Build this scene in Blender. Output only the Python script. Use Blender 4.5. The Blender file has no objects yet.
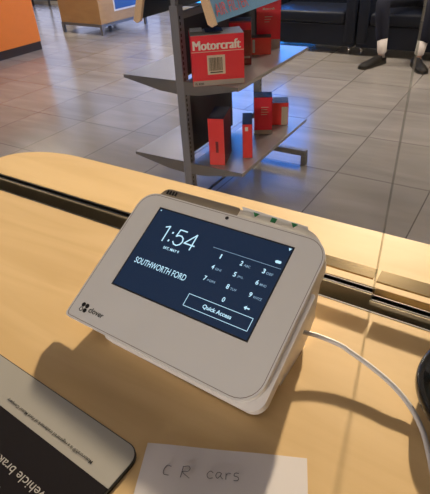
import bpy, bmesh, math, random
from mathutils import Vector, Matrix
random.seed(4)
S = bpy.context.scene
COL = S.collection
PI = math.pi

# ------------------------------------------------------------------ camera
R = Vector((0.84755418, 0.52823389, -0.05119449))
U = Vector((-0.26647118, 0.50699897, 0.81972261))
F = Vector((-0.45896082, 0.68111747, -0.5704682))
cd = bpy.data.cameras.new('camera')
cam = bpy.data.objects.new('camera', cd); COL.objects.link(cam)
m3 = Matrix((R, U, -F)).transposed()
cam.matrix_world = Matrix.Translation((0, 0, 1.38)) @ m3.to_4x4()
cd.sensor_fit = 'VERTICAL'; cd.sensor_height = 24.0
cd.lens = 475.2 / 494.0 * 24.0
cd.clip_start = 0.01
S.camera = cam
S.view_settings.view_transform = 'Standard'
S.view_settings.look = 'None'
S.view_settings.gamma = 1.0
S.view_settings.use_curve_mapping = False
S.view_settings.exposure = 0.0

# ------------------------------------------------------------------ sky outside, lamps, added fill light
w = bpy.data.worlds.new('sky'); S.world = w; w.use_nodes = True
bg = w.node_tree.nodes['Background']
bg.inputs[1].default_value = 6.0
_nt = w.node_tree; _tc = _nt.nodes.new('ShaderNodeTexCoord'); _sx = _nt.nodes.new('ShaderNodeSeparateXYZ')
_rp = _nt.nodes.new('ShaderNodeValToRGB'); _e = _rp.color_ramp.elements
_e[0].position = 0.0; _e[0].color = (0.62, 0.62, 0.66, 1); _e[1].position = 0.5; _e[1].color = (0.40, 0.55, 0.90, 1)
_m = _e.new(0.16); _m.color = (0.60, 0.66, 0.80, 1)
_nt.links.new(_tc.outputs['Generated'], _sx.inputs[0]); _nt.links.new(_sx.outputs[2], _rp.inputs[0]); _nt.links.new(_rp.outputs[0], bg.inputs[0])

def area(name, loc, sx, sy, power, color, rot=(0, 0, 0)):
    l = bpy.data.lights.new(name, 'AREA'); l.shape = 'RECTANGLE'; l.size = sx; l.size_y = sy
    l.energy = power; l.color = color
    o = bpy.data.objects.new(name, l); o.location = loc; o.rotation_euler = rot; COL.objects.link(o)
    return o
CEIL = 3.2; YN0 = -2.6
for x, y, pw in ((-7.5, 5.5, 80), (-3.5, 5.2, 88), (-0.4, 5.2, 92), (-4.6, 2.4, 30)):
    area('ceiling_lamp', (x, y, CEIL - 0.03), 1.2, 0.6, pw, (1.0, 0.86, 0.70))
area('plate_fill', (-0.5, YN0 + 0.05, 1.28), 0.9, 0.25, 46, (1.0, 0.90, 0.82), (PI / 2, 0, 0))  # added fill light behind the camera, brightens the terminal plate
# warm ceiling spotlight of the lobby, shining back onto the reception counter
sp = bpy.data.lights.new('ceiling_spotlight', 'SPOT'); sp.energy = 2350; sp.color = (1.0, 0.81, 0.58)
sp.spot_size = math.radians(27); sp.spot_blend = 0.35; sp.shadow_soft_size = 0.07
so = bpy.data.objects.new('ceiling_spotlight', sp); so.location = (-0.96, 5.15, 3.02); COL.objects.link(so)
so.rotation_euler = (Vector((-0.22, 0.25, 1.06)) - so.location).to_track_quat('-Z', 'Y').to_euler()

# ------------------------------------------------------------------ materials
MATS = {}
def mat(name, col, rough=0.5, metal=0.0, spec=0.5, emis=None, es=1.0, coat=0.0):
    if name in MATS: return MATS[name]
    m = bpy.data.materials.new(name); m.use_nodes = True
    b = m.node_tree.nodes['Principled BSDF']
    b.inputs['Base Color'].default_value = (*col, 1)
    b.inputs['Roughness'].default_value = rough
    b.inputs['Metallic'].default_value = metal
    b.inputs['Specular IOR Level'].default_value = spec
    b.inputs['Coat Weight'].default_value = coat
    if emis:
        b.inputs['Emission Color'].default_value = (*emis, 1)
        b.inputs['Emission Strength'].default_value = es
    # light procedural mottling so no surface is perfectly even
    nt = m.node_tree
    if not emis:
        tc = nt.nodes.new('ShaderNodeTexCoord'); n = nt.nodes.new('ShaderNodeTexNoise')
        n.inputs['Scale'].default_value = 14; n.inputs['Detail'].default_value = 3
        nt.links.new(tc.outputs['Object'], n.inputs['Vector'])
        mx = nt.nodes.new('ShaderNodeMixRGB'); mx.blend_type = 'MULTIPLY'; mx.inputs[0].default_value = 0.10
        mx.inputs[1].default_value = (*col, 1)
        nt.links.new(n.outputs['Fac'], mx.inputs[2]); nt.links.new(mx.outputs[0], b.inputs['Base Color'])
    MATS[name] = m
    return m

def ramp(nt, fac, stops):
    r = nt.nodes.new('ShaderNodeValToRGB'); e = r.color_ramp.elements
    while len(e) < len(stops): e.new(0.5)
    for k, (p, c) in enumerate(stops): e[k].position = p; e[k].color = (*c, 1)
    nt.links.new(fac, r.inputs[0]); return r.outputs[0]

def wood(name, c1, c2, scale=(1.2, 9, 9), rough=0.34):
    m = bpy.data.materials.new(name); m.use_nodes = True; nt = m.node_tree
    b = nt.nodes['Principled BSDF']; b.inputs['Roughness'].default_value = rough
    tc = nt.nodes.new('ShaderNodeTexCoord'); mp = nt.nodes.new('ShaderNodeMapping')
    mp.inputs['Scale'].default_value = scale
    nt.links.new(tc.outputs['Object'], mp.inputs[0])
    n = nt.nodes.new('ShaderNodeTexNoise'); n.inputs['Scale'].default_value = 3; n.inputs['Detail'].default_value = 6
    n.inputs['Distortion'].default_value = 0.9
    nt.links.new(mp.outputs[0], n.inputs['Vector'])
    nt.links.new(ramp(nt, n.outputs['Fac'], [(0.30, c2), (0.62, c1)]), b.inputs['Base Color'])
    MATS[name] = m; return m
M_WOOD = wood('maple', (0.66, 0.465, 0.235), (0.585, 0.40, 0.19), rough=0.55)
M_WOOD.node_tree.nodes['Principled BSDF'].inputs['Specular IOR Level'].default_value = 0.2
M_CAB = wood('cabinet_wood', (0.55, 0.33, 0.14), (0.48, 0.28, 0.115), (1, 1, 4))

def floor_mat():
    m = bpy.data.materials.new('stone_tile'); m.use_nodes = True; nt = m.node_tree; L = nt.links
    b = nt.nodes['Principled BSDF']
    g = nt.nodes.new('ShaderNodeNewGeometry'); sx = nt.nodes.new('ShaderNodeSeparateXYZ')
    L.new(g.outputs['Position'], sx.inputs[0])
    def M(op, a, b_=None, c=None):
        n = nt.nodes.new('ShaderNodeMath'); n.operation = op
        for i, v in enumerate((a, b_, c)):
            if v is None: continue
            if isinstance(v, (int, float)): n.inputs[i].default_value = v
            else: L.new(v, n.inputs[i])
        return n.outputs[0]
    tx = M('DIVIDE', M('ADD', sx.outputs[0], 0.296 + 0.5635 * 40), 0.5635)
    ty = M('DIVIDE', M('ADD', sx.outputs[1], -4.010 + 0.6450 * 40), 0.6450)
    fx = M('FRACT', tx); fy = M('FRACT', ty)
    ex = M('MULTIPLY', M('MINIMUM', fx, M('SUBTRACT', 1.0, fx)), 0.5635)
    ey = M('MULTIPLY', M('MINIMUM', fy, M('SUBTRACT', 1.0, fy)), 0.6450)
    d = M('MINIMUM', ex, ey)
    grout = M('LESS_THAN', d, 0.0036)
    cell = nt.nodes.new('ShaderNodeCombineXYZ')
    L.new(M('FLOOR', tx), cell.inputs[0]); L.new(M('FLOOR', ty), cell.inputs[1])
    wn = nt.nodes.new('ShaderNodeTexWhiteNoise'); L.new(cell.outputs[0], wn.inputs['Vector'])
    # streaks run across the room inside each tile, offset tile by tile
    off = nt.nodes.new('ShaderNodeVectorMath'); off.operation = 'MULTIPLY_ADD'
    L.new(wn.outputs['Color'], off.inputs[0]); off.inputs[1].default_value = (7, 7, 7); L.new(g.outputs['Position'], off.inputs[2])
    mp = nt.nodes.new('ShaderNodeMapping'); mp.inputs['Scale'].default_value = (0.8, 4.2, 1); L.new(off.outputs[0], mp.inputs[0])
    n = nt.nodes.new('ShaderNodeTexNoise'); n.inputs['Scale'].default_value = 1.6; n.inputs['Detail'].default_value = 5
    n.inputs['Distortion'].default_value = 0.5; L.new(mp.outputs[0], n.inputs['Vector'])
    c = ramp(nt, n.outputs['Fac'], [(0.28, (0.25, 0.225, 0.205)), (0.5, (0.30, 0.272, 0.25)), (0.72, (0.36, 0.33, 0.305))])
    tone = nt.nodes.new('ShaderNodeMixRGB'); tone.blend_type = 'MULTIPLY'; tone.inputs[0].default_value = 0.14
    L.new(c, tone.inputs[1]); L.new(wn.outputs['Value'], tone.inputs[2])
    mx = nt.nodes.new('ShaderNodeMixRGB'); L.new(grout, mx.inputs[0]); L.new(tone.outputs[0], mx.inputs[1])
    mx.inputs[2].default_value = (0.10, 0.088, 0.078, 1)
    L.new(mx.outputs[0], b.inputs['Base Color'])
    b.inputs['Roughness'].default_value = 0.20
    b.inputs['Specular IOR Level'].default_value = 0.55
    return m

def thin_glass(name, tint, refl=0.055):
    m = bpy.data.materials.new(name); m.use_nodes = True; nt = m.node_tree
    for n in list(nt.nodes):
        if n.type == 'BSDF_PRINCIPLED': nt.nodes.remove(n)
    out = [n for n in nt.nodes if n.type == 'OUTPUT_MATERIAL'][0]
    t = nt.nodes.new('ShaderNodeBsdfTransparent'); t.inputs[0].default_value = (*tint, 1)
    gl = nt.nodes.new('ShaderNodeBsdfGlossy'); gl.inputs['Roughness'].default_value = 0.02
    lw = nt.nodes.new('ShaderNodeLayerWeight'); lw.inputs[0].default_value = 0.5
    pw = nt.nodes.new('ShaderNodeMath'); pw.operation = 'POWER'; pw.inputs[1].default_value = 5.0
    nt.links.new(lw.outputs['Facing'], pw.inputs[0])
    fr = nt.nodes.new('ShaderNodeMath'); fr.operation = 'MULTIPLY_ADD'; fr.inputs[1].default_value = 0.9; fr.inputs[2].default_value = 0.010
    nt.links.new(pw.outputs[0], fr.inputs[0])
    mx = nt.nodes.new('ShaderNodeMixShader')
    nt.links.new(fr.outputs[0], mx.inputs[0]); nt.links.new(t.outputs[0], mx.inputs[1]); nt.links.new(gl.outputs[0], mx.inputs[2])
    nt.links.new(mx.outputs[0], out.inputs[0]); return m
M_GLASS = thin_glass('clear_glass', (0.985, 0.995, 0.99))
M_GREYGL = thin_glass('grey_dimming_glass', (0.48, 0.47, 0.51))  # grey tint added to dim these windows' light and floor reflection
M_BLUEGL = thin_glass('blue_reflection_glass', (0.20, 0.60, 1.0))  # blue tint added so this window's reflection on the floor turns blue
M_EDGE = thin_glass('glass_edge', (0.60, 0.64, 0.62))
M_WALL = mat('wall_paint', (0.62, 0.58, 0.52), 0.8)
M_CEIL = mat('ceiling_paint', (0.75, 0.73, 0.70), 0.9)
M_FRAME = mat('dark_frame', (0.05, 0.05, 0.055), 0.4)
M_METAL = mat('shelf_metal', (0.21, 0.21, 0.225), 0.42, 0.25)
M_SHELF = mat('shelf_deck', (0.44, 0.42, 0.42), 0.30, 0.35)
M_POST = mat('post_metal', (0.27, 0.28, 0.32), 0.5, 0.15)
M_DARKP = mat('dark_panel', (0.018, 0.024, 0.045), 0.35)
M_RED = mat('carton_red', (0.85, 0.018, 0.060), 0.42)
M_RED2 = mat('carton_bright_red', (0.90, 0.050, 0.055), 0.42)
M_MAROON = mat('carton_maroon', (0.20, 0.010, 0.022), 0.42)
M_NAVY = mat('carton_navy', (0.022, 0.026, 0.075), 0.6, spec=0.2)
M_GREY = mat('carton_grey', (0.42, 0.40, 0.38), 0.5)
M_CREAM = mat('carton_cream', (0.74, 0.66, 0.55), 0.5)
M_WHITE = mat('print_white', (0.85, 0.83, 0.80), 0.5)
M_BLACK = mat('print_black', (0.012, 0.012, 0.012), 0.5)
M_TERM = mat('terminal_plastic', (0.80, 0.78, 0.745), 0.38)
M_TERM2 = mat('terminal_shell', (0.86, 0.82, 0.78), 0.42)
M_ALU = mat('bronze_aluminium', (0.40, 0.32, 0.20), 0.42, 0.35)
M_BRASS = mat('brass_strip', (0.34, 0.26, 0.15), 0.16, 1.0)
M_RUB = mat('black_rubber', (0.012, 0.012, 0.011), 0.45)
M_LEATH = mat('black_leather', (0.010, 0.014, 0.028), 0.42, spec=0.3)
M_CHROME = mat('chrome', (0.75, 0.75, 0.75), 0.15, 1.0)
M_ORANGE = mat('orange_laminate', (0.86, 0.235, 0.035), 0.4)
M_BASEB = mat('dark_base', (0.035, 0.022, 0.020), 0.5)

# ------------------------------------------------------------------ helpers
def link(name, me, m=None, parent=None, smooth=False):
    o = bpy.data.objects.new(name, me); COL.objects.link(o)
    if m is not None:
        for k in (m if isinstance(m, (list, tuple)) else [m]): me.materials.append(k)
    if parent: o.parent = parent
    if smooth:
        for p in me.polygons: p.use_smooth = True
    return o
def obj(name, bm, m, parent=None, smooth=False):
    bmesh.ops.recalc_face_normals(bm, faces=bm.faces[:])
    me = bpy.data.meshes.new(name); bm.to_mesh(me); bm.free()
    return link(name, me, m, parent, smooth)
def empty(name, loc, rz=0):
    o = bpy.data.objects.new(name, None); COL.objects.link(o); o.location = loc; o.rotation_euler = (0, 0, rz)
    o.empty_display_size = 0.05; return o
def tag(o, label, cat, group=None):
    o['label'] = label; o['category'] = cat
    if group: o['group'] = group
    return o
def struct(o): o['kind'] = 'structure'; return o
def box(bm, a, b, bev=0, seg=2, mi=0):
    x0, y0, z0 = a; x1, y1, z1 = b
    r = bmesh.ops.create_cube(bm, size=1)
    vs = r['verts']
    for v in vs:
        v.co = Vector(((x0 + x1) / 2 + v.co.x * (x1 - x0), (y0 + y1) / 2 + v.co.y * (y1 - y0), (z0 + z1) / 2 + v.co.z * (z1 - z0)))
    fs = list({f for v in vs for f in v.link_faces})
    for f in fs: f.material_index = mi
    if bev:
        es = list({e for v in vs for e in v.link_edges})
        bmesh.ops.bevel(bm, geom=es, offset=bev, segments=seg, profile=0.5, affect='EDGES')
    return bm
def bx(name, a, b, m, parent=None, bev=0, seg=2, smooth=False):
    return obj(name, box(bmesh.new(), a, b, bev, seg), m, parent, smooth)
def prism(bm, pts, lo, hi, fn):
    """extrude the closed outline pts from lo to hi; fn(p, q, h) -> Vector"""
    A = [bm.verts.new(fn(p[0], p[1], lo)) for p in pts]; B = [bm.verts.new(fn(p[0], p[1], hi)) for p in pts]
    n = len(pts)
    bm.faces.new(A); bm.faces.new(B[::-1])
    for i in range(n): bm.faces.new((A[i], A[(i + 1) % n], B[(i + 1) % n], B[i]))
    return bm
XY = lambda p, q, h: Vector((p, q, h))
YZ = lambda p, q, h: Vector((h, p, q))
XZ = lambda p, q, h: Vector((p, h, q))
def rrect(x0, y0, x1, y1, r, n=7):
    """outline of a rounded rectangle; r = radii for (x0y0, x1y0, x1y1, x0y1)"""
    if not isinstance(r, (tuple, list)): r = (r,) * 4
    out = []
    for (cx, cy, a, rr) in ((x0, y0, 180, r[0]), (x1, y0, 270, r[1]), (x1, y1, 0, r[2]), (x0, y1, 90, r[3])):
        sx = 1 if cx == x0 else -1; sy = 1 if cy == y0 else -1
        if rr <= 0: out.append((cx, cy)); continue
        for k in range(n + 1):
            t = math.radians(a + 90 * k / n)
            out.append((cx + sx * rr + rr * math.cos(t), cy + sy * rr + rr * math.sin(t)))
    return out
def bevel_all(bm, off, seg=2, ang=30):
    es = [e for e in bm.edges if len(e.link_faces) == 2 and e.calc_face_angle(0) > math.radians(ang)]
    bmesh.ops.bevel(bm, geom=es, offset=off, segments=seg, profile=0.5, affect='EDGES')
def catmull(P, n=8):
    P = [Vector(p) for p in P]; Q = [P[0] * 2 - P[1]] + P + [P[-1] * 2 - P[-2]]; out = []
    for i in range(1, len(Q) - 2):
        a, b, c, d = Q[i - 1:i + 3]
        for k in range(n):
            t = k / n
            out.append(0.5 * ((2 * b) + (c - a) * t + (2 * a - 5 * b + 4 * c - d) * t * t + (3 * b - a - 3 * c + d) * t ** 3))
    out.append(P[-1]); return out
def tube(bm, pts, r, n=8):
    pts = [Vector(p) for p in pts]; rings = []
    for i, p in enumerate(pts):
        t = (pts[min(i + 1, len(pts) - 1)] - pts[max(i - 1, 0)]).normalized()
        s = t.cross(Vector((0, 0, 1)))
        if s.length < 1e-4: s = t.cross(Vector((0, 1, 0)))
        s.normalize(); u = s.cross(t)
        rr = r[i] if isinstance(r, (list, tuple)) else r
        rings.append([bm.verts.new(p + (s * math.cos(2 * PI * k / n) + u * math.sin(2 * PI * k / n)) * rr) for k in range(n)])
    for a, b in zip(rings, rings[1:]):
        for k in range(n): bm.faces.new((a[k], a[(k + 1) % n], b[(k + 1) % n], b[k]))
    bm.faces.new(rings[0]); bm.faces.new(rings[-1][::-1]); return bm
def lathe(bm, prof, n=40):
    rings = [[bm.verts.new((r * math.cos(2 * PI * k / n), r * math.sin(2 * PI * k / n), z)) for k in range(n)] for r, z in prof]
    for a, b in zip(rings, rings[1:]):
        for k in range(n): bm.faces.new((a[k], a[(k + 1) % n], b[(k + 1) % n], b[k]))
    bm.faces.new(rings[0]); bm.faces.new(rings[-1][::-1]); return bm
def text(name, s, o, ax, ay, width, height, m, parent, bold=0.0, lift=0.0003, dx=0.0):
    """lettering as a mesh: lower left corner o, running along ax, letters upright along ay"""
    c = bpy.data.curves.new(name, 'FONT'); c.body = s; c.offset = bold; c.resolution_u = 3; c.space_character = 1 + dx
    t = bpy.data.objects.new(name, c); COL.objects.link(t)
    dg = bpy.context.evaluated_depsgraph_get()
    me = bpy.data.meshes.new_from_object(t.evaluated_get(dg))
    bpy.data.objects.remove(t)
    xs = [v.co.x for v in me.vertices]; ys = [v.co.y for v in me.vertices]
    x0, x1, y0, y1 = min(xs), max(xs), min(ys), max(ys)
    o = Vector(o); ax = Vector(ax).normalized(); ay = Vector(ay).normalized(); n = ax.cross(ay)
    for v in me.vertices:
        v.co = o + ax * ((v.co.x - x0) / (x1 - x0) * width) + ay * ((v.co.y - y0) / (y1 - y0) * height) + n * lift
    me.materials.clear()
    me.name = name
    return link(name, me, m, parent)
def copy_tree(o, parent=None):
    c = o.copy(); COL.objects.link(c); c.parent = parent
    for ch in list(o.children): copy_tree(ch, c)
    return c
def slab(bm, pts, o, ax, ay, lo, hi):
    """extruded flat outline on an arbitrary plane"""
    o = Vector(o); ax = Vector(ax).normalized(); ay = Vector(ay).normalized(); n = ax.cross(ay)
    return prism(bm, pts, lo, hi, lambda p, q, h: o + ax * p + ay * q + n * h)

# ------------------------------------------------------------------ the room
XL, XR, YN, YF = -13.0, 3.6, -2.6, 7.8
struct(bx('floor', (XL, YN, -0.1), (XR, YF + 0.2, 0), floor_mat()))
struct(bx('ceiling', (XL, YN, CEIL), (XR, YF + 0.2, CEIL + 0.1), M_CEIL))
struct(bx('wall_left', (XL - 0.2, YN, 0), (XL, YF, CEIL), M_WALL))
struct(bx('wall_right', (XR, YN, 0), (XR + 0.2, YF, CEIL), M_WALL))
struct(bx('wall_front', (XL, YN - 0.2, 0), (XR, YN, CEIL), mat('glare_cut_dark', (0.10, 0.095, 0.09), 0.8)))  # unseen wall made dark so its reflection leaves no haze in the glass
WINS = [(-11.4, -8.9), (-8.7, -6.2), (-5.75, -3.05)]
bm = bmesh.new(); x = XL
for a, b in WINS:
    box(bm, (x, YF, 0), (a, YF + 0.2, CEIL)); x = b
box(bm, (x, YF, 0), (XR, YF + 0.2, CEIL))
for a, b in WINS:
    box(bm, (a, YF, 3.0), (b, YF + 0.2, CEIL)); box(bm, (a, YF, 0), (b, YF + 0.2, 0.06))
struct(obj('wall_back', bm, M_WALL))
for i, (a, b) in enumerate(WINS):
    bm = bmesh.new()
    for (p, q) in (((a, 0.06), (a + 0.05, 3.0)), ((b - 0.05, 0.06), (b, 3.0)), ((a, 2.95), (b, 3.0)), ((a, 0.06), (b, 0.12)), (((a + b) / 2 - 0.02, 0.12), ((a + b) / 2 + 0.02, 2.95))):
        box(bm, (p[0], YF + 0.06, p[1]), (q[0], YF + 0.12, q[1]))
    wf = struct(obj('window_%d' % (i + 1), bm, M_FRAME))
    bx('pane', (a + 0.05, YF + 0.085, 0.12), (b - 0.05, YF + 0.091, 2.95), (M_GREYGL, M_GREYGL, M_BLUEGL)[i], wf)

# ------------------------------------------------------------------ reception counter
ZC = 1.062           # counter top
K = 318 / 316.0
ct = empty('reception_counter', (0, 0, 0))
tag(ct, 'long light maple reception counter crossed by a dark metal track', 'counter')
XE, XW = 0.95, -0.722
def counter_outline(y0, y1, rf):
    pts = [(XW, y0), (XE, y0), (XE, y1)]
    if rf:
        n = 12
        pts += [(XW + rf * 1.9 - rf * 1.9 * math.sin(PI / 2 * k / n), y1 - rf + rf * math.cos(PI / 2 * k / n)) for k in range(n + 1)]
    else: pts.append((XW, y1))
    return pts
G0, G1 = 0.3565, 0.3945      # groove across the counter
bm = bmesh.new()
prism(bm, counter_outline(G1, 0.4975, 0.066), ZC - 0.038, ZC, XY)
obj('far_worktop', bm, M_WOOD, ct)
bm = bmesh.new(); prism(bm, counter_outline(-0.55, G0, 0), ZC - 0.038, ZC, XY)
obj('near_worktop', bm, M_WOOD, ct)
bx('cabinet_body', (XW + 0.06, -0.10, 0), (XE - 0.02, 0.45, ZC - 0.0385), M_CAB, ct)
ch = bx('track_channel', (XW + 0.001, G0, ZC - 0.038), (XE - 0.001, G1, ZC - 0.0215), M_RUB, ct)
bx('track_rail', (XW + 0.002, G0 + 0.006, ZC - 0.0215), (XE - 0.002, G0 + 0.0085, ZC - 0.016), M_CHROME, ch)
bx('track_lip', (XW + 0.002, G0, ZC - 0.0215), (XE - 0.002, G0 + 0.0014, ZC + 0.0004), M_RUB, ch)

def glass_pane(x0, x1, y, top, label):
    t = empty('glass_pane', ((x0 + x1) / 2, y, ZC - 0.020)); tag(t, label, 'glass panel', 'sliding glass panes on the counter')
    hw = (x1 - x0) / 2
    bm = box(bmesh.new(), (-hw, -0.003, 0.004), (hw, 0.003, 0.78))
    for f in bm.faces: f.material_index = 0 if abs(f.normal.y) > 0.5 else 1
    bm2 = bm; g = obj('glass', bm2, [M_GLASS, M_EDGE], t)
    bm = bmesh.new()
    box(bm, (-hw, -0.0062, 0), (hw, -0.0042, 0.020 + top)); box(bm, (-hw, 0.0042, 0), (hw, 0.0062, 0.020 + top - 0.001))
    box(bm, (-hw, -0.0042, 0.0), (hw, 0.0042, 0.0035))
    obj('metal_shoe', bm, M_ALU, t)
    bm = bmesh.new()
    for s in (-1, 1):
        a, b = sorted((s * 0.0042, s * 0.0031)); box(bm, (-hw, a, 0.0036), (hw, b, 0.020 + top + 0.0006))
    obj('gasket', bm, M_RUB, t)
    return t
rear_pane = glass_pane(-0.700, -0.0722, 0.3872, 0.0005, 'clear glass pane in the rear slot of the track, left of the vertical glass edge')
front_pane = glass_pane(-0.0705, 0.90, 0.3735, 0.004, 'clear glass pane in the front slot of the track, right of the vertical glass edge')

# flat metal clamps gripping the panes just above the counter
def clamp(pane, xa, xb, y0, y1, gy0, gy1, za=0.0205, zb=0.0225, name='clamp_bar'):
    px, py, pz = pane.location; bm = bmesh.new()
    for a, b in ((y0, gy0), (gy1, y1)):
        if b > a: box(bm, (xa - px, a - py, ZC + za - pz), (xb - px, b - py, ZC + zb - pz))
    return obj(name, bm, M_BRASS, pane)
clamp(rear_pane, -0.131, -0.0735, 0.3795, 0.3955, 0.3870, 0.3870)
clamp(front_pane, -0.0695, -0.010, 0.3765, 0.3955, 0.3765, 0.3770)
clamp(front_pane, -0.0085, 0.030, 0.3765, 0.4010, 0.3765, 0.3770, 0.014, 0.029, 'end_clamp')

# ------------------------------------------------------------------ payment terminal
A = Vector((0.99905587, -0.03990187, 0.01718168)).normalized()
B = Vector((0.0286189, 0.88731499, 0.460275)); B = (B - A * B.dot(A)).normalized()
N = A.cross(B)
SO = Vector((-0.289501, 0.244494, -0.289074)) * (151 / 154.9) + Vector((0, 0, 1.38))    # lower left corner of the screen
BASE = Vector((-0.205, 0.275, ZC))
term = empty('payment_terminal', BASE)
tag(term, 'off-white touchscreen payment terminal standing tilted on the counter', 'payment terminal')
O = SO - BASE
def dv(u, v, n=0): return O + A * (u * 0.001) + B * (v * 0.001) + N * (n * 0.001)
dfn = lambda p, q, h: dv(p, q, h)
# front plate with the display opening sitting on it
bm = bmesh.new()
prism(bm, rrect(-28.5, -44.5, 179.5, 106.5, (4, 22, 21, 19)), -6.5, -0.2, dfn); bevel_all(bm, 0.0009, 2, 50)
pl = obj('front_plate', bm, M_TERM, term)
bm = bmesh.new()
a = rrect(-26.9, -42.9, 177.9, 104.9, (3.5, 20.6, 19.6, 17.6)); b = rrect(-26.4, -42.4, 177.4, 104.4, (3.3, 20.2, 19.2, 17.2))
for i in range(len(a)):
    j = (i + 1) % len(a); prism(bm, [a[i], a[j], b[j], b[i]], -0.25, -0.12, dfn)
obj('rim_groove', bm, mat('groove', (0.28, 0.22, 0.18), 0.6), pl)
# shell behind the plate
bm = bmesh.new()
prism(bm, rrect(17, -46.6, 183, 60, (9, 13, 2, 2)), -17.5, -7.4, dfn)
prism(bm, rrect(-17, 20, 177, 117.5, (20, 2, 34, 16)), -24, -7.4, dfn); bevel_all(bm, 0.002, 3, 50)
obj('shell', bm, M_TERM2, term)
bm = bmesh.new(); prism(bm, rrect(-25.5, -43, 178, 104.5, (6, 22, 20, 19)), -7.4, -6.5, dfn)
obj('seam', bm, M_GREY, term)
# paper door / printer at the top edge and receipt paper with green marks
bm = bmesh.new(); prism(bm, rrect(-15, 108, 80, 119, (1, 1, 3, 10)), -25, -6.9, dfn); bevel_all(bm, 0.0008, 2, 50)
pd = obj('printer_lid', bm, mat('lid_plastic', (0.30, 0.255, 0.20), 0.45), term); pd['label'] = 'taupe printer lid'
for k in range(4):
    u0 = -9 + k * 3.6
    bm = bmesh.new(); prism(bm, [(u0, 112.4), (u0 + 2.6, 112.0), (u0 + 2.2, 116.6), (u0 + 0.3, 117.3)], -6.9, -6.5, dfn); obj('vent_slot', bm, M_BLACK, pd)
bm = bmesh.new(); prism(bm, [(90, 106.7), (158, 106.7), (150, 118.6), (80.5, 121.0)], -7.3, -6.6, dfn)
rp = obj('receipt_paper', bm, M_WHITE, term); rp['label'] = 'cream paper strip with green marks'
M_GREEN = mat('print_green', (0.015, 0.22, 0.07), 0.5)
for u0, kind in ((94.6, 0), (114.4, 1), (134.2, 0)):
    pts = [(u0, 118.2), (u0 + 6.8, 117.8), (u0 + 3.6, 113.4)] if kind == 0 else [(u0, 118.0), (u0 + 5.6, 117.8), (u0 + 5.4, 112.9), (u0 + 0.2, 113.2)]
    bm = bmesh.new(); prism(bm, pts, -6.6, -6.35, dfn); obj('green_mark', bm, M_GREEN, rp)
# rear housing / stand
prof = [(0.205, ZC + 0.006), (0.236, ZC), (0.286, ZC), (0.3065, ZC + 0.020), (0.304, ZC + 0.030), (0.282, ZC + 0.060), (0.262, ZC + 0.052), (0.215, ZC + 0.022)]
prof = [(0.236, ZC), (0.282, ZC), (0.3065, ZC + 0.018), (0.3055, ZC + 0.028), (0.318, ZC + 0.072), (0.300, ZC + 0.064), (0.228, ZC + 0.022)]
bm = bmesh.new(); prism(bm, [(p - BASE.y, q - BASE.z) for p, q in prof], -0.290 - BASE.x, -0.103 - BASE.x, YZ); bevel_all(bm, 0.003, 3, 25)
obj('stand', bm, M_TERM2, term)
# display
M_SCR = mat('screen', (0.004, 0.008, 0.018), 0.12, emis=(0.0040, 0.0155, 0.042), es=1.0)
M_TXT = mat('screen_text', (0.1, 0.1, 0.1), 0.3, emis=(0.50, 0.82, 1.0), es=1.0)
M_TXD = mat('screen_line', (0.1, 0.1, 0.1), 0.3, emis=(0.24, 0.42, 0.60), es=0.8)
bm = bmesh.new(); prism(bm, [(0, 0), (151, 0), (151, 92.2), (0, 92.2)], -0.2, 0.05, dfn)
bz = obj('display_bezel', bm, M_BLACK, term)
bm = bmesh.new(); prism(bm, [(1.4, 1.4), (149.8, 1.4), (149.8, 91), (1.4, 91)], 0.05, 0.15, dfn)
sc = obj('display', bm, M_SCR, term)
def stxt(s, u, v, wd, ht, m=M_TXT, bold=0.0, dx=0.0):
    return text('screen_text', s, dv(u, v, 0.15), A, B, wd * 0.001, ht * 0.001, m, sc, bold, 0.0002, dx)
def stroke(pts, th=0.62):
    bm = bmesh.new()
    for a, b in zip(pts, pts[1:]):
        d = Vector((b[0] - a[0], b[1] - a[1])).normalized(); p = Vector((-d.y, d.x)) * th; e = d * th * 0.5
        prism(bm, [(a[0] - p.x - e.x, a[1] - p.y - e.y), (b[0] - p.x + e.x, b[1] - p.y + e.y), (b[0] + p.x + e.x, b[1] + p.y + e.y), (a[0] + p.x - e.x, a[1] + p.y - e.y)], 0.15, 0.3, dfn)
    return obj('clock_digit', bm, M_TXT, sc)
stroke([(20.2, 73.2), (24.6, 75.2), (24.6, 58.2)])
stroke([(31.2, 60.0), (31.2, 61.2)], 0.8); stroke([(31.2, 69.0), (31.2, 70.2)], 0.8)
stroke([(45.6, 75.0), (37.4, 75.0), (36.6, 67.2), (39.0, 68.9), (42.4, 69.0), (45.2, 67.0), (46.2, 63.6), (45.0, 60.2), (42.0, 58.3), (38.6, 58.8), (36.2, 61.2)])
stroke([(57.6, 58.2), (57.6, 75.0), (48.6, 63.2), (60.4, 63.2)])
stxt('SAT, MAY 9', 30.3, 50.6, 18.5, 3.4, bold=0.02)
stxt('SOUTHWORTH FORD', 9.2, 28.3, 61, 6.3, bold=0.004)
keys = [('1', '', 91.6, 62.2), ('2', 'ABC', 112.8, 62.4), ('3', 'DEF', 135.2, 62.2), ('4', 'GHI', 89, 50.4), ('5', 'JKL', 112.0, 50.6), ('6', 'MNO', 134.5, 50.6),
        ('7', 'PQRS', 87.6, 38.0), ('8', 'TUV', 111.6, 38.0), ('9', 'WXYZ', 134.2, 38.2), ('0', '', 114.0, 25.8)]
for d, l, u, v in keys:
    stxt(d, u - 1.2, v - 2.2, 1.4 if d == '1' else 2.7, 4.6, bold=0.02)
    if l: stxt(l, u + 3.0, v - 2.0, 2.1 * len(l), 2.3, M_TXD, 0.01)
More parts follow.
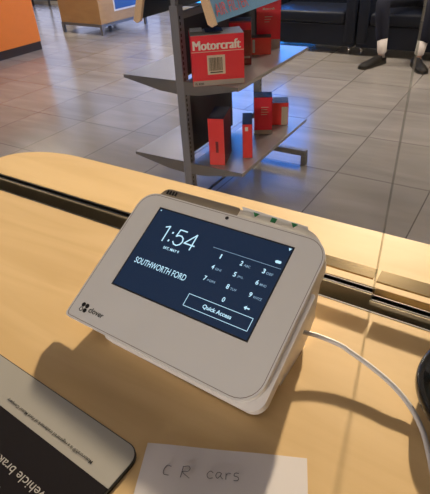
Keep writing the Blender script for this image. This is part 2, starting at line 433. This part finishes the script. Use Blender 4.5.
def strip(u0, v0, u1, v1, th, m, name='screen_line', parent=sc):
    d = Vector((u1 - u0, v1 - v0)).normalized(); p = Vector((-d.y, d.x)) * th / 2
    pts = [(u0 - p.x, v0 - p.y), (u1 - p.x, v1 - p.y), (u1 + p.x, v1 + p.y), (u0 + p.x, v0 + p.y)]
    bm = bmesh.new(); prism(bm, pts, 0.15, 0.3, dfn); return obj(name, bm, m, parent)
strip(79, 68.7, 148.2, 68.9, 0.35, M_TXD)
bm = bmesh.new()
for (a, b) in (((81.5, 7.9), (146.3, 8.3)), ((81.5, 19.6), (146.3, 20.0)), ((81.5, 7.9), (81.5, 19.6)), ((146.3, 8.3), (146.3, 20.0))):
    d = Vector((b[0] - a[0], b[1] - a[1])).normalized(); p = Vector((-d.y, d.x)) * 0.22
    prism(bm, [(a[0] - p.x, a[1] - p.y), (b[0] - p.x, b[1] - p.y), (b[0] + p.x, b[1] + p.y), (a[0] + p.x, a[1] + p.y)], 0.15, 0.3, dfn)
obj('button_outline', bm, M_TXT, sc)
stxt('Quick Access', 99.5, 11.2, 29, 4.6, bold=0.02)
bm = bmesh.new()   # return arrow
prism(bm, [(134, 26.2), (136.4, 28.2), (136.4, 26.8), (139.6, 26.8), (139.6, 25.6), (136.4, 25.6), (136.4, 24.2)], 0.15, 0.3, dfn); obj('return_arrow', bm, M_TXT, sc)
def disc(u, v, r, n, lo, hi, ru=None, ang=0):
    bm = bmesh.new(); ru = ru or r; pts = []
    for k in range(n):
        x = ru * math.cos(2 * PI * k / n); y = r * math.sin(2 * PI * k / n)
        pts.append((u + x * math.cos(ang) - y * math.sin(ang), v + x * math.sin(ang) + y * math.cos(ang)))
    return prism(bm, pts, lo, hi, dfn)
bm = disc(142.0, 74.4, 1.4, 14, 0.15, 0.3, 1.7); prism(bm, rrect(141.5, 73.2, 146.0, 75.8, 1.0, 4), 0.15, 0.28, dfn)
obj('cloud_icon', bm, M_TXT, sc)
obj('status_icon', disc(3.8, 88.9, 0.7, 8, 0.15, 0.3), M_TXT, sc)
bm = bmesh.new(); prism(bm, [(146.2, 90), (149, 90), (147.6, 87.4)], 0.15, 0.3, dfn); obj('signal_icon', bm, M_TXT, sc)
# camera eye and the maker's mark
obj('camera_eye', disc(76, 101.2, 1.7, 20, -0.2, 0.15), mat('lens', (0.01, 0.01, 0.012), 0.1), term)
for k, (du, dvv) in enumerate(((-2.35, 2.35), (2.35, 2.35), (2.35, -2.35))):
    obj('logo_leaf', disc(-12.3 + du, -31 + dvv, 2.15, 20, -0.2, 0.12), M_BLACK, pl)
bm = bmesh.new(); n = 20
for k in range(n):
    a0, a1 = 2 * PI * k / n, 2 * PI * (k + 1) / n; c = (-14.65, -33.35)
    prism(bm, [(c[0] + 2.1 * math.cos(a0), c[1] + 2.1 * math.sin(a0)), (c[0] + 2.1 * math.cos(a1), c[1] + 2.1 * math.sin(a1)),
               (c[0] + 1.55 * math.cos(a1), c[1] + 1.55 * math.sin(a1)), (c[0] + 1.55 * math.cos(a0), c[1] + 1.55 * math.sin(a0))], -0.2, 0.12, dfn)
obj('logo_leaf', bm, M_BLACK, pl)
text('logo_text', 'clover', dv(-5.6, -33.2, -0.2), A, B, 0.0185, 0.0052, M_BLACK, pl, 0.012, 0.00025)

# cable
PL = [(-0.118, 0.270, 0.024), (-0.112, 0.276, 0.0235), (-0.098, 0.283, 0.0205), (-0.085, 0.2855, 0.0185), (-0.072, 0.286, 0.017), (-0.062, 0.284, 0.0155), (-0.043, 0.279, 0.013),
      (-0.024, 0.2715, 0.0105), (-0.008, 0.262, 0.0065), (0.003, 0.250, 0.004), (0.010, 0.238, 0.0026), (0.024, 0.205, 0.0026), (0.050, 0.150, 0.0026), (0.11, 0.08, 0.0026)]
t = empty('charging_cable', (0, 0, ZC)); tag(t, 'thin white cable arching from the terminal across the counter', 'cable')
obj('cord', tube(bmesh.new(), catmull(PL, 6), 0.0021, 10), mat('cable_white', (0.55, 0.53, 0.52), 0.45), t, True)
obj('strain_relief', tube(bmesh.new(), [PL[0], PL[1], tuple(Vector(PL[1]).lerp(Vector(PL[2]), 0.5))], [0.0030, 0.0028, 0.0022], 10), mat('cable_grey', (0.36, 0.35, 0.34), 0.45), t, True)

# ------------------------------------------------------------------ counter mat with print
mat_yaw = math.radians(-3.2)
t = empty('counter_mat', (-0.1615 * K, 0.1305 * K, ZC), mat_yaw)
tag(t, 'dark printed counter mat with a grey border, left of the paper note', 'mat')
bm = bmesh.new(); prism(bm, rrect(-0.42, -0.26, 0, 0, (0.012, 0.012, 0.012, 0.012)), 0, 0.0032, XY)
obj('mat_base', bm, M_RUB, t)
bm = bmesh.new(); prism(bm, rrect(-0.4195, -0.0335, -0.0012, -0.0008, (0, 0, 0.011, 0.011)), 0.0032, 0.0036, XY)
gb = obj('grey_border', bm, mat('mat_grey', (0.33, 0.315, 0.285), 0.6), t); gb['label'] = 'grey printed border'
bm = bmesh.new(); prism(bm, rrect(-0.4195, -0.2592, -0.0012, -0.0335, (0.011, 0.011, 0, 0)), 0.0032, 0.0035, XY)
dp = obj('dark_print', bm, mat('mat_dark', (0.009, 0.007, 0.009), 0.75, spec=0.12), t)
text('small_print', 'Motorcraft\u00ae is a registered trademark of Ford Motor Company', (-0.0245, -0.0245, 0.0036), (-1, 0, 0), (0, -1, 0), 0.100, 0.0036, M_BLACK, gb, 0.012)
text('large_print', 'vehicle brakes', (-0.034, -0.0590, 0.0035), (-1, 0, 0), (0, -1, 0), 0.060, 0.0062, M_GREY, dp, 0.0)
text('large_print', 'e p', (-0.064, -0.0720, 0.0035), (-1, 0, 0), (0, -1, 0), 0.011, 0.0055, M_GREY, dp, 0.0)

# ------------------------------------------------------------------ paper note
pa = math.atan2(47, 105)
t = empty('paper_note', (-0.164 * K, 0.139 * K, ZC), pa)
tag(t, 'white paper note with handwriting at the front of the counter', 'note')
bm = bmesh.new(); nx = 12
vs = [[bm.verts.new((0.116 * i / nx, -0.15 * j / nx, 0.0006 + 0.0010 * (math.sin(i * 0.9) * 0.3 + 0.5) * (1 if j < nx else 0))) for j in range(nx + 1)] for i in range(nx + 1)]
for i in range(nx):
    for j in range(nx): bm.faces.new((vs[i][j], vs[i + 1][j], vs[i + 1][j + 1], vs[i][j + 1]))
r = bmesh.ops.extrude_face_region(bm, geom=bm.faces[:])
for v in [g for g in r['geom'] if isinstance(g, bmesh.types.BMVert)]: v.co.z -= 0.0004
sh = obj('sheet', bm, mat('note_paper', (0.66, 0.62, 0.62), 0.7), t)
strokes = [
 [(21.5, 16.5), (18.5, 16), (16.8, 19), (17.2, 22.5), (20.8, 23)],
 [(30, 15.5), (29.4, 23.5)], [(29.6, 16), (33.5, 15), (35, 17), (33.5, 19), (30, 19.6), (35.6, 23.6)],
 [(51.6, 18.2), (49.8, 17.0), (47.9, 18.4), (47.6, 20.6), (49.2, 22.2), (51.8, 21.6)],
 [(57, 17.6), (54.6, 17.4), (53.6, 19.8), (55, 21.6), (57, 19), (57.2, 17.6), (57, 20), (58.6, 21.8)],
 [(60.4, 17.2), (60.8, 21.8)], [(60.6, 19), (62, 17.2), (63.8, 17.4)],
 [(69.2, 16.6), (66.8, 16.6), (66.2, 18.6), (69, 19.4), (69, 21.6), (66.2, 22)]]
for s in strokes:
    bm = bmesh.new(); tube(bm, catmull([(a * 0.001, -b * 0.001, 0.0016) for a, b in s], 4), 0.00023, 6)
    obj('pencil_stroke', bm, mat('pencil', (0.10, 0.095, 0.10), 0.6), sh)

# ------------------------------------------------------------------ black dish at the right edge
t = empty('small_dish', (0.0490, 0.292, ZC)); tag(t, 'glossy black round dish at the right edge beside the cable', 'dish')
pr = [(0.034, 0), (0.046, 0.001), (0.056, 0.007), (0.0605, 0.016), (0.0600, 0.021), (0.0575, 0.0225), (0.0550, 0.021), (0.049, 0.012), (0.036, 0.006), (0.002, 0.005)]
obj('bowl', lathe(bmesh.new(), pr, 64), mat('gloss_black', (0.008, 0.008, 0.008), 0.12, coat=0.6), t, True)
obj('inlay', lathe(bmesh.new(), [(0.002, 0.0052), (0.036, 0.0062), (0.0475, 0.0115), (0.047, 0.0125), (0.036, 0.0075), (0.002, 0.0062)], 48), mat('olive_inlay', (0.10, 0.085, 0.03), 0.4), t, True)

# ------------------------------------------------------------------ gondola shelf with cartons
GX, GY, GA = -1.400, 1.893, 0.02
gon = empty('display_shelf', (GX, GY, 0), GA)
tag(gon, 'grey double-sided metal display shelf on the tiled floor', 'shelf unit')
L_ = 0.86; H1, H2 = 0.303, 0.731
PW = 0.044
for k, v0 in enumerate((0.0, L_ - 0.03)):
    pd_ = 0.045 if k == 0 else 0.03
    po = bx('post', (-PW, v0, 0.02), (0, v0 + pd_, 1.06), M_POST, gon)
    bm = bmesh.new()
    for i in range(38): box(bm, (-0.0002, v0 + 0.011, 0.08 + i * 0.025), (0.0006, v0 + 0.019, 0.094 + i * 0.025))
    obj('slot_row', bm, M_BLACK, po)
    fb = bx('foot', (-0.40, v0 - 0.004, 0.062), (0.335, v0 + 0.036, 0.098), M_METAL, gon, 0.003, 1)
    for x in (-0.40, 0.303): bx('foot_pad', (x, v0 - 0.004, 0), (x + 0.032, v0 + 0.036, 0.062), M_METAL, fb)
# dark perforated centre panels
bm = bmesh.new(); box(bm, (-0.024, 0.03, H1 + 0.035), (-0.016, 0.50, H2 - 0.06)); obj('centre_panel', bm, M_DARKP, gon)
bm = bmesh.new(); box(bm, (-0.024, 0.03, H2 + 0.012), (-0.016, L_ - 0.03, 1.00)); obj('centre_panel', bm, M_DARKP, gon)
bm = bmesh.new(); box(bm, (-0.024, 0.03, 0.04), (-0.016, L_ - 0.03, 0.055)); obj('centre_panel', bm, M_DARKP, gon)
bx('cross_bar', (-0.030, 0.03, 1.0), (-0.010, L_ - 0.03, 1.03), M_POST, gon)
for h in (H1, H2):
    for s, wd in ((-1, 0.330), (1, 0.314 if h == H1 else 0.300)):
        bm = bmesh.new()
        if s > 0: a, b = 0.002, wd
        else: a, b = -PW - wd, -PW - 0.002
        box(bm, (a, 0.001, h - 0.004), (b, L_ - 0.001, h)); tip = b if s > 0 else a
        x0, x1 = (b - 0.003, b) if s > 0 else (a, a + 0.003)
        box(bm, (x0, 0.001, h - 0.018), (x1, L_ - 0.001, h - 0.004))
        sh_ = obj('shelf_deck', bm, M_SHELF, gon)
        for v0 in (-0.001, L_ - 0.002):
            r0 = a if s > 0 else b
            pts = [(r0, h + 0.001), (tip, h + 0.001), (tip, h - 0.014), (r0 + (tip - r0) * 0.30, h - 0.058), (r0, h - 0.064)]
            bm = bmesh.new(); prism(bm, pts, v0, v0 + 0.003, XZ); obj('bracket', bm, M_METAL, sh_)

# tent-shaped header sign standing on the posts
sg = empty('header_sign', (GX, GY, 1.0602), GA); tag(sg, 'A-shaped header sign with cream edges and blue panel, on top of the shelf', 'sign')
M_CARD = mat('sign_cream', (1.0, 0.72, 0.46), 0.5)
cx = -0.022; zt = 0.45; zb = -0.070
def leg_pts(s):
    return [(cx + s * 0.228, zb + 0.004), (cx + s * 0.208, zb - 0.006), (cx + s * 0.186, zb + 0.004), (cx + s * 0.026, zt - 0.02), (cx + s * 0.000, zt), (cx + s * 0.030, zt + 0.02)]
for s in (-1, 1):
    bm = bmesh.new(); prism(bm, leg_pts(s), -0.012, 0.004, XZ); obj('cream_edge', bm, M_CARD, sg)
    bm = bmesh.new()
    if s > 0: prism(bm, [(cx + 0.216, zb + 0.008), (cx + 0.206, zb + 0.008), (cx + 0.020, zt), (cx + 0.030, zt)], 0.004, L_, XZ)
    else: prism(bm, [(cx - 0.216, zb + 0.008), (cx - 0.206, zb + 0.008), (cx - 0.020, zt), (cx - 0.030, zt)], 0.004, L_, XZ)
    pn = obj('side_panel', bm, mat('sign_blue', (0.22, 0.52, 0.86), 0.45) if s > 0 else M_DARKP, sg)
    if s > 0:
        dz = Vector((-0.186, 0, zt - zb - 0.008)).normalized()
        text('sign_text', 'AIR FILTER', Vector((cx + 0.2175, 0.03, zb + 0.012)) + dz * 0.020, (0, 1, 0), dz, 0.30, 0.050, mat('sign_red', (0.95, 0.16, 0.20), 0.5), pn, 0.0, 0.001)
bx('mount', (cx - 0.012, 0.003, 0.0), (cx + 0.012, 0.027, zt - 0.06), M_POST, sg)
bx('mount', (cx - 0.012, L_ - 0.027, 0.0), (cx + 0.012, L_ - 0.003, zt - 0.06), M_POST, sg)

def gw(u, v, z):
    return Vector((GX + math.cos(GA) * u - math.sin(GA) * v, GY + math.sin(GA) * u + math.cos(GA) * v, z))
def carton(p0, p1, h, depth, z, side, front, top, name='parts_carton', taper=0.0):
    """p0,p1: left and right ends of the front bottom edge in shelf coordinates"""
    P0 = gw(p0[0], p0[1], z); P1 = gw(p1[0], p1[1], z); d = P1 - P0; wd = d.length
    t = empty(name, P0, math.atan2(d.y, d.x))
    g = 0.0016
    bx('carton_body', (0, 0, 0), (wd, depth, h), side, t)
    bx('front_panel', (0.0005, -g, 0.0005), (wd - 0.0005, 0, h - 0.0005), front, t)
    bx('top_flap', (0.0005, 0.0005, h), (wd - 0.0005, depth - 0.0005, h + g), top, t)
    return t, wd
AX, AZ = (1, 0, 0), (0, 0, 1)
# large front carton on the upper shelf
t, wd = carton((0.096, -0.056), (0.290, 0.085), 0.219, 0.145, H2 + 0.001, M_RED, M_RED, M_GREY)
tag(t, 'large red carton with a barcode, at the near end of the upper shelf', 'carton', 'red parts cartons on the display shelf')
fp = t.children[1]
for q in range(4): text('brand_print', 'Motorcraft', (0.008 + 0.0016 * q, -0.0016, 0.158), AX, AZ, 0.213, 0.040, M_WHITE, fp, 0.0, 0.0004 + 0.0001 * q)
bx('stripe', (0.001, -0.0022, 0.149), (wd - 0.001, -0.0016, 0.1515), M_CREAM, fp)
bx('grey_band', (0.001, -0.0024, 0.001), (wd - 0.001, -0.0016, 0.024), M_GREY, fp)
text('small_print', 'FL 820S', (0.010, -0.0024, 0.006), AX, AZ, 0.040, 0.010, M_BLACK, fp, 0.02, 0.0006)
bl = bx('barcode_label', (0.070, -0.0024, 0.050), (0.152, -0.0016, 0.134), M_CREAM, fp)
x = 0.078; bm = bmesh.new()
for i in range(17):
    wk = random.choice((0.0014, 0.0022, 0.003)); box(bm, (x, -0.0030, 0.066), (x + wk, -0.0024, 0.124)); x += wk + random.choice((0.0012, 0.002))
obj('bars', bm, M_BLACK, bl)
bx('number_print', (0.082, -0.0030, 0.0565), (0.140, -0.0024, 0.0615), M_BLACK, bl)
tf = t.children[2]
bx('navy_print', (0.070, 0.020, 0.2277), (0.150, 0.120, 0.2283), M_NAVY, tf); bx('white_print', (0.004, 0.05, 0.2277), (0.060, 0.14, 0.2283), M_WHITE, tf)
# maroon carton behind it
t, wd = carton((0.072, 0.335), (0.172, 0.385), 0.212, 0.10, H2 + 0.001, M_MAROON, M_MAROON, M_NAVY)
tag(t, 'narrow maroon carton directly behind the large barcoded one, upper shelf', 'carton', 'red parts cartons on the display shelf')
bx('red_band', (0.001, -0.0023, 0.170), (wd - 0.001, -0.0016, 0.205), M_RED, t.children[1])
bx('grey_lettering', (0.06, -0.0023, 0.035), (wd - 0.006, -0.0016, 0.045), M_GREY, t.children[1])
# small open carton
t, wd = carton((0.072, 0.575), (0.172, 0.623), 0.088, 0.085, H2 + 0.001, M_RED, M_RED2, M_BLACK)
tag(t, 'small red carton with a dark open top, halfway along the upper shelf', 'carton', 'red parts cartons on the display shelf')
bx('white_label', (0.008, -0.0023, 0.010), (0.022, -0.0016, 0.080), M_WHITE, t.children[1])
# tall carton at the far end
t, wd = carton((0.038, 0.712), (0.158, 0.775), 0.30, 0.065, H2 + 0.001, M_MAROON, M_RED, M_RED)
tag(t, 'tall red carton with a grey bottom band at the far end of the upper shelf', 'carton', 'red parts cartons on the display shelf')
bx('grey_band', (0.001, -0.0023, 0.001), (wd - 0.001, -0.0016, 0.050), M_GREY, t.children[1])
for k in range(3): bx('white_lettering', (0.045, -0.0023, 0.168 - 0.013 * k), (0.088 - 0.008 * k, -0.0016, 0.171 - 0.013 * k), M_CREAM, t.children[1])
text('brand_print', 'Motorcraft', (0.035, -0.0016, 0.205), AX, AZ, 0.065, 0.012, M_CREAM, t.children[1], 0.02, 0.0006)
# lower shelf
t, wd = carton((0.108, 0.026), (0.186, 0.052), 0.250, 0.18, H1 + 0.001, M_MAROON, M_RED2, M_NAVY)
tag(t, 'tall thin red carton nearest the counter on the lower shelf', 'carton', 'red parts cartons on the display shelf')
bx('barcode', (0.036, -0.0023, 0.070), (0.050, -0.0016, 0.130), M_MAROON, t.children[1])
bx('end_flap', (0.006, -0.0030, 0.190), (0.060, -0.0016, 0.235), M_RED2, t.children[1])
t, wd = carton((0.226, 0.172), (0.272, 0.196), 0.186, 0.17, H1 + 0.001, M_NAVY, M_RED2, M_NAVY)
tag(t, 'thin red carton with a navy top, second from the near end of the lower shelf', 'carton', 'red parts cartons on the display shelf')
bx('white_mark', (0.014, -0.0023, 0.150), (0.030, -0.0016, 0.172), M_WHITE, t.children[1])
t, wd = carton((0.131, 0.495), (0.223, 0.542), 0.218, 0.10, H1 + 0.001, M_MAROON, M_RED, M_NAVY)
tag(t, 'red carton with a pale bottom band in the middle of the lower shelf', 'carton', 'red parts cartons on the display shelf')
bx('grey_band', (0.001, -0.0023, 0.001), (wd - 0.001, -0.0016, 0.026), M_GREY, t.children[1])
for k in range(4): bx('white_lettering', (0.040, -0.0023, 0.160 - 0.014 * k), (0.082 - 0.008 * (k % 2), -0.0016, 0.163 - 0.014 * k), M_CREAM, t.children[1])
t, wd = carton((0.150, 0.668), (0.250, 0.717), 0.136, 0.11, H1 + 0.001, M_CREAM, M_RED2, M_NAVY)
tag(t, 'short red and cream carton at the far end of the lower shelf', 'carton', 'red parts cartons on the display shelf')
bx('cream_panel', (0.070, -0.0023, 0.001), (0.108, -0.0016, 0.112), M_CREAM, t.children[1])
bx('red_flap', (0.070, -0.0023, 0.113), (0.108, -0.0016, 0.135), M_RED2, t.children[1])

# ------------------------------------------------------------------ lounge chairs
def lounge(x0, x1, label):
    y0 = 5.615; w_ = x1 - x0; t = empty('lounge_chair', (x0, y0, 0)); tag(t, label, 'armchair', 'black leather lounge chairs')
    aw = 0.13
    bx('base', (0.005, 0.02, 0.085), (w_ - 0.005, 0.86, 0.315), M_LEATH, t, 0.012, 2)
    bx('seat_cushion', (aw + 0.004, 0.0, 0.318), (w_ - aw - 0.004, 0.66, 0.445), M_LEATH, t, 0.035, 4, True)
    bx('backrest', (aw + 0.004, 0.60, 0.36), (w_ - aw - 0.004, 0.86, 0.84), M_LEATH, t, 0.05, 4, True)
    for xa in (0, w_ - aw): bx('armrest', (xa, 0.0, 0.12), (xa + aw, 0.86, 0.60), M_LEATH, t, 0.035, 4, True)
    for xa in (0.065, w_ - 0.065):
        for ya in (0.055, 0.80):
            bm = tube(bmesh.new(), [(xa, ya, 0.0), (xa, ya, 0.04), (xa, ya, 0.09)], [0.014, 0.011, 0.018], 12); obj('leg', bm, M_CHROME, t, True)
    return t
lounge(-2.96, -1.742, 'black leather lounge chair without a sitter, behind the display shelf')
lounge(-1.728, -0.50, 'black leather lounge chair in which the person sits')

# ------------------------------------------------------------------ seated person
def skin(name, V, E, rad, m, parent, sub=2, root=0):
    me = bpy.data.meshes.new(name); me.from_pydata(V, E, []); o = bpy.data.objects.new(name, me); COL.objects.link(o)
    md = o.modifiers.new('skin', 'SKIN'); md.use_smooth_shade = True
    for i, sv in enumerate(me.skin_vertices[0].data):
        r = rad[i]; sv.radius = r if isinstance(r, tuple) else (r, r)
    me.skin_vertices[0].data[root].use_root = True
    s = o.modifiers.new('sub', 'SUBSURF'); s.levels = sub; s.render_levels = sub
    dg = bpy.context.evaluated_depsgraph_get(); dg.update()
    me2 = bpy.data.meshes.new_from_object(o.evaluated_get(dg)); me2.name = name
    bpy.data.objects.remove(o)
    for p in me2.polygons: p.use_smooth = True
    me2.materials.clear()
    return link(name, me2, m, parent)
M_SKIN = mat('skin', (0.55, 0.34, 0.25), 0.5)
PX, PY = -1.16, 5.98
KL, KR = (-1.425, 5.40, 0.60), (-0.93, 5.44, 0.60)
AL, AR = (-1.355, 5.375, 0.10), (-0.985, 5.40, 0.10)
V = [(PX, PY, 0.56), (PX, PY + 0.03, 0.72), (PX, PY + 0.05, 0.92), (PX, PY + 0.03, 1.08), (PX, PY + 0.0, 1.17), (PX, PY - 0.02, 1.27), (PX, PY - 0.03, 1.36),
     (PX - 0.10, PY, 0.56), KL, (KL[0] * .4 + AL[0] * .6, KL[1] * .5 + AL[1] * .5, 0.32), AL, (-1.385, 5.33, 0.050), (-1.42, 5.22, 0.038),
     (PX + 0.10, PY, 0.56), KR, (KR[0] * .4 + AR[0] * .6, KR[1] * .5 + AR[1] * .5, 0.32), AR, (-0.965, 5.35, 0.050), (-0.93, 5.24, 0.038),
     (PX - 0.19, PY + 0.02, 1.05), (PX - 0.27, PY - 0.08, 0.80), (PX - 0.20, PY - 0.30, 0.70), (PX - 0.17, PY - 0.37, 0.70),
     (PX + 0.19, PY + 0.02, 1.05), (PX + 0.27, PY - 0.08, 0.80), (PX + 0.20, PY - 0.30, 0.70), (PX + 0.17, PY - 0.37, 0.70)]
E_ = [(0, 1), (1, 2), (2, 3), (3, 4), (4, 5), (5, 6), (0, 7), (7, 8), (8, 9), (9, 10), (10, 11), (11, 12), (0, 13), (13, 14), (14, 15), (15, 16), (16, 17), (17, 18),
      (3, 19), (19, 20), (20, 21), (21, 22), (3, 23), (23, 24), (24, 25), (25, 26)]
RA = [(0.14, 0.11), (0.14, 0.10), (0.16, 0.11), (0.13, 0.09), 0.05, (0.075, 0.09), (0.07, 0.085), 0.09, 0.058, 0.048, 0.030, 0.024, 0.018, 0.09, 0.058, 0.048, 0.030, 0.024, 0.018,
      0.055, 0.042, 0.032, 0.036, 0.055, 0.042, 0.032, 0.036]
person = skin('person', V, E_, RA, M_SKIN, None)
tag(person, 'person in dark trousers, white socks and black shoes, seated in the lounge chair', 'person')
for hx, s in ((-0.17, -1), (0.17, 1)):        # fingers
    for k in range(4):
        b0 = Vector((PX + hx + (k - 1.5) * 0.018, PY - 0.385, 0.70)); ln = (0.062, 0.072, 0.068, 0.052)[k]
        skin('finger', [tuple(b0), tuple(b0 + Vector((0, -ln * 0.5, 0.004))), tuple(b0 + Vector((0, -ln, -0.018)))], [(0, 1), (1, 2)], [0.0095, 0.009, 0.0075], M_SKIN, person, 1)
    b0 = Vector((PX + hx - s * 0.028, PY - 0.36, 0.70))
    skin('thumb', [tuple(b0), tuple(b0 + Vector((-s * 0.026, -0.022, 0))), tuple(b0 + Vector((-s * 0.032, -0.05, -0.005)))], [(0, 1), (1, 2)], [0.012, 0.010, 0.009], M_SKIN, person, 1)
# face and hair (above the picture's edge)
obj('hair', (lambda bm: (bmesh.ops.create_uvsphere(bm, u_segments=20, v_segments=12, radius=0.105, matrix=Matrix.Translation((PX, PY + 0.0, 1.37)) @ Matrix.Diagonal((0.88, 1.02, 0.85, 1))), bm)[1])(bmesh.new()), mat('hair', (0.03, 0.02, 0.015), 0.6), person, True)
obj('nose', tube(bmesh.new(), [(PX, PY - 0.105, 1.33), (PX, PY - 0.128, 1.295), (PX, PY - 0.105, 1.285)], [0.008, 0.013, 0.010], 8), M_SKIN, person, True)
for s in (-1, 1):
    bm = bmesh.new(); bmesh.ops.create_uvsphere(bm, u_segments=12, v_segments=8, radius=0.012, matrix=Matrix.Translation((PX + s * 0.03, PY - 0.098, 1.33))); obj('eye', bm, M_WHITE, person, True)
    bm = bmesh.new(); bmesh.ops.create_uvsphere(bm, u_segments=12, v_segments=8, radius=0.026, matrix=Matrix.Translation((PX + s * 0.083, PY - 0.015, 1.31)) @ Matrix.Diagonal((0.35, 0.7, 1.2, 1))); obj('ear', bm, M_SKIN, person, True)
bx('mouth', (PX - 0.024, PY - 0.106, 1.255), (PX + 0.024, PY - 0.094, 1.263), mat('lips', (0.40, 0.16, 0.14), 0.5), person, 0.003, 2)
M_TR = mat('trouser_cloth', (0.022, 0.024, 0.040), 0.9, spec=0.2)
hemL = Vector(KL).lerp(Vector(AL), 0.80); hemR = Vector(KR).lerp(Vector(AR), 0.80)
skin('trousers', [V[0], V[7], V[8], V[9], tuple(hemL), V[13], V[14], V[15], tuple(hemR), (PX, PY + 0.02, 0.66)],
     [(0, 1), (1, 2), (2, 3), (3, 4), (0, 5), (5, 6), (6, 7), (7, 8), (0, 9)],
     [(0.155, 0.125), 0.102, 0.080, 0.070, 0.066, 0.102, 0.080, 0.070, 0.066, (0.155, 0.12)], M_TR, person)
skin('shirt', [V[1], V[2], V[3], (PX, PY + 0.01, 1.13), V[19], V[20], V[21], V[23], V[24], V[25]], [(0, 1), (1, 2), (2, 3), (2, 4), (4, 5), (5, 6), (2, 7), (7, 8), (8, 9)],
     [(0.155, 0.12), (0.175, 0.125), (0.15, 0.105), 0.065, 0.068, 0.054, 0.044, 0.068, 0.054, 0.044], mat('shirt_cloth', (0.25, 0.30, 0.38), 0.85), person)
M_SOCK = mat('white_sock', (0.78, 0.70, 0.66), 0.85); M_SHOE = mat('shoe_leather', (0.005, 0.005, 0.007), 0.5, spec=0.25)
def shoe(heel, toe):
    heel = Vector(heel); toe = Vector(toe); d = (toe - heel); ln = d.length; d.normalize(); s = Vector((-d.y, d.x, 0))
    st = [(0.0, 0.030, 0.065), (0.05, 0.042, 0.090), (0.20, 0.047, 0.098), (0.38, 0.048, 0.092), (0.52, 0.052, 0.078), (0.70, 0.058, 0.064), (0.86, 0.054, 0.054), (0.96, 0.038, 0.044), (1.0, 0.018, 0.030)]
    bm = bmesh.new(); rings = []
    for f, hw, hh in st:
        c = heel + d * ln * f
        rings.append([bm.verts.new(c + s * hw * x + Vector((0, 0, 0.014 + z * (hh - 0.014)))) for x, z in ((-1, 0), (-1.02, 0.35), (-0.8, 0.75), (-0.35, 1), (0.35, 1), (0.8, 0.75), (1.02, 0.35), (1, 0))])
    for a, b in zip(rings, rings[1:]):
        for k in range(8): bm.faces.new((a[k], a[(k + 1) % 8], b[(k + 1) % 8], b[k]))
    bm.faces.new(rings[0]); bm.faces.new(rings[-1][::-1])
    o = obj('shoe', bm, M_SHOE, person, True)
    bm = bmesh.new(); pts = [heel + d * ln * f + s * hw * 1.07 for f, hw, _ in st] + [heel + d * ln * f - s * hw * 1.07 for f, hw, _ in st[::-1]]
    prism(bm, [(p.x, p.y) for p in pts], 0.001, 0.015, XY); obj('sole', bm, M_BLACK, o)
    return o
shoe((-1.335, 5.44, 0), (-1.480, 5.080, 0)); shoe((-1.03, 5.45, 0), (-0.855, 5.12, 0))
obj('sock', tube(bmesh.new(), [AL[:2] + (0.070,), AL[:2] + (0.12,), tuple(hemL + Vector((0, 0, 0.05)))], [0.044, 0.046, 0.052], 14), M_SOCK, person, True)
obj('sock', tube(bmesh.new(), [AR[:2] + (0.070,), AR[:2] + (0.12,), tuple(hemR + Vector((0, 0, 0.05)))], [0.044, 0.046, 0.052], 14), M_SOCK, person, True)

# ------------------------------------------------------------------ orange counter, wooden cabinet, table far left
t = empty('orange_counter', (-6.3, 3.6, 0)); tag(t, 'orange laminate service counter with a dark plinth in the far left corner', 'counter')
bx('front', (-0.55, -1.35, 0.105), (0.545, 1.0, 1.02), M_ORANGE, t)
bx('plinth', (-0.55, -1.33, 0), (0.535, 1.0, 0.104), M_BASEB, t)
bx('top', (-0.60, -1.40, 1.021), (0.60, 1.05, 1.055), mat('counter_grey', (0.3, 0.3, 0.3), 0.4), t)

t = empty('display_cabinet', (-5.94, 6.08, 0), -0.03); tag(t, 'light wooden display cabinet on a grey metal frame, behind the shelf sign', 'cabinet')
bx('cabinet_body', (-0.435, -0.505, 0.150), (0.435, 0.505, 0.85), M_CAB, t, 0.004, 1)
bx('frame_rail', (-0.44, -0.51, 0.110), (0.44, 0.51, 0.149), M_METAL, t)
for x in (-0.44, 0.40):
    for y in (-0.51, 0.47): bx('leg', (x, y, 0), (x + 0.04, y + 0.04, 0.110), M_METAL, t)
ps = bx('poster_frame', (0.4355, -0.20, 0.285), (0.441, 0.42, 0.80), M_WHITE, t)
bx('poster_print', (0.441, -0.175, 0.31), (0.4425, 0.395, 0.775), mat('poster_blue', (0.05, 0.13, 0.38), 0.4), ps)
t = empty('cafe_table', (-9.15, 7.30, 0)); tag(t, 'small table whose dark legs show at the top left edge', 'table')
bx('tabletop', (-0.3, -0.3, 0.72), (0.3, 0.3, 0.75), M_CAB, t, 0.004, 1)
for x in (-0.27, 0.24):
    for y in (-0.27, 0.24): bx('leg', (x, y, 0), (x + 0.03, y + 0.03, 0.72), M_FRAME, t)
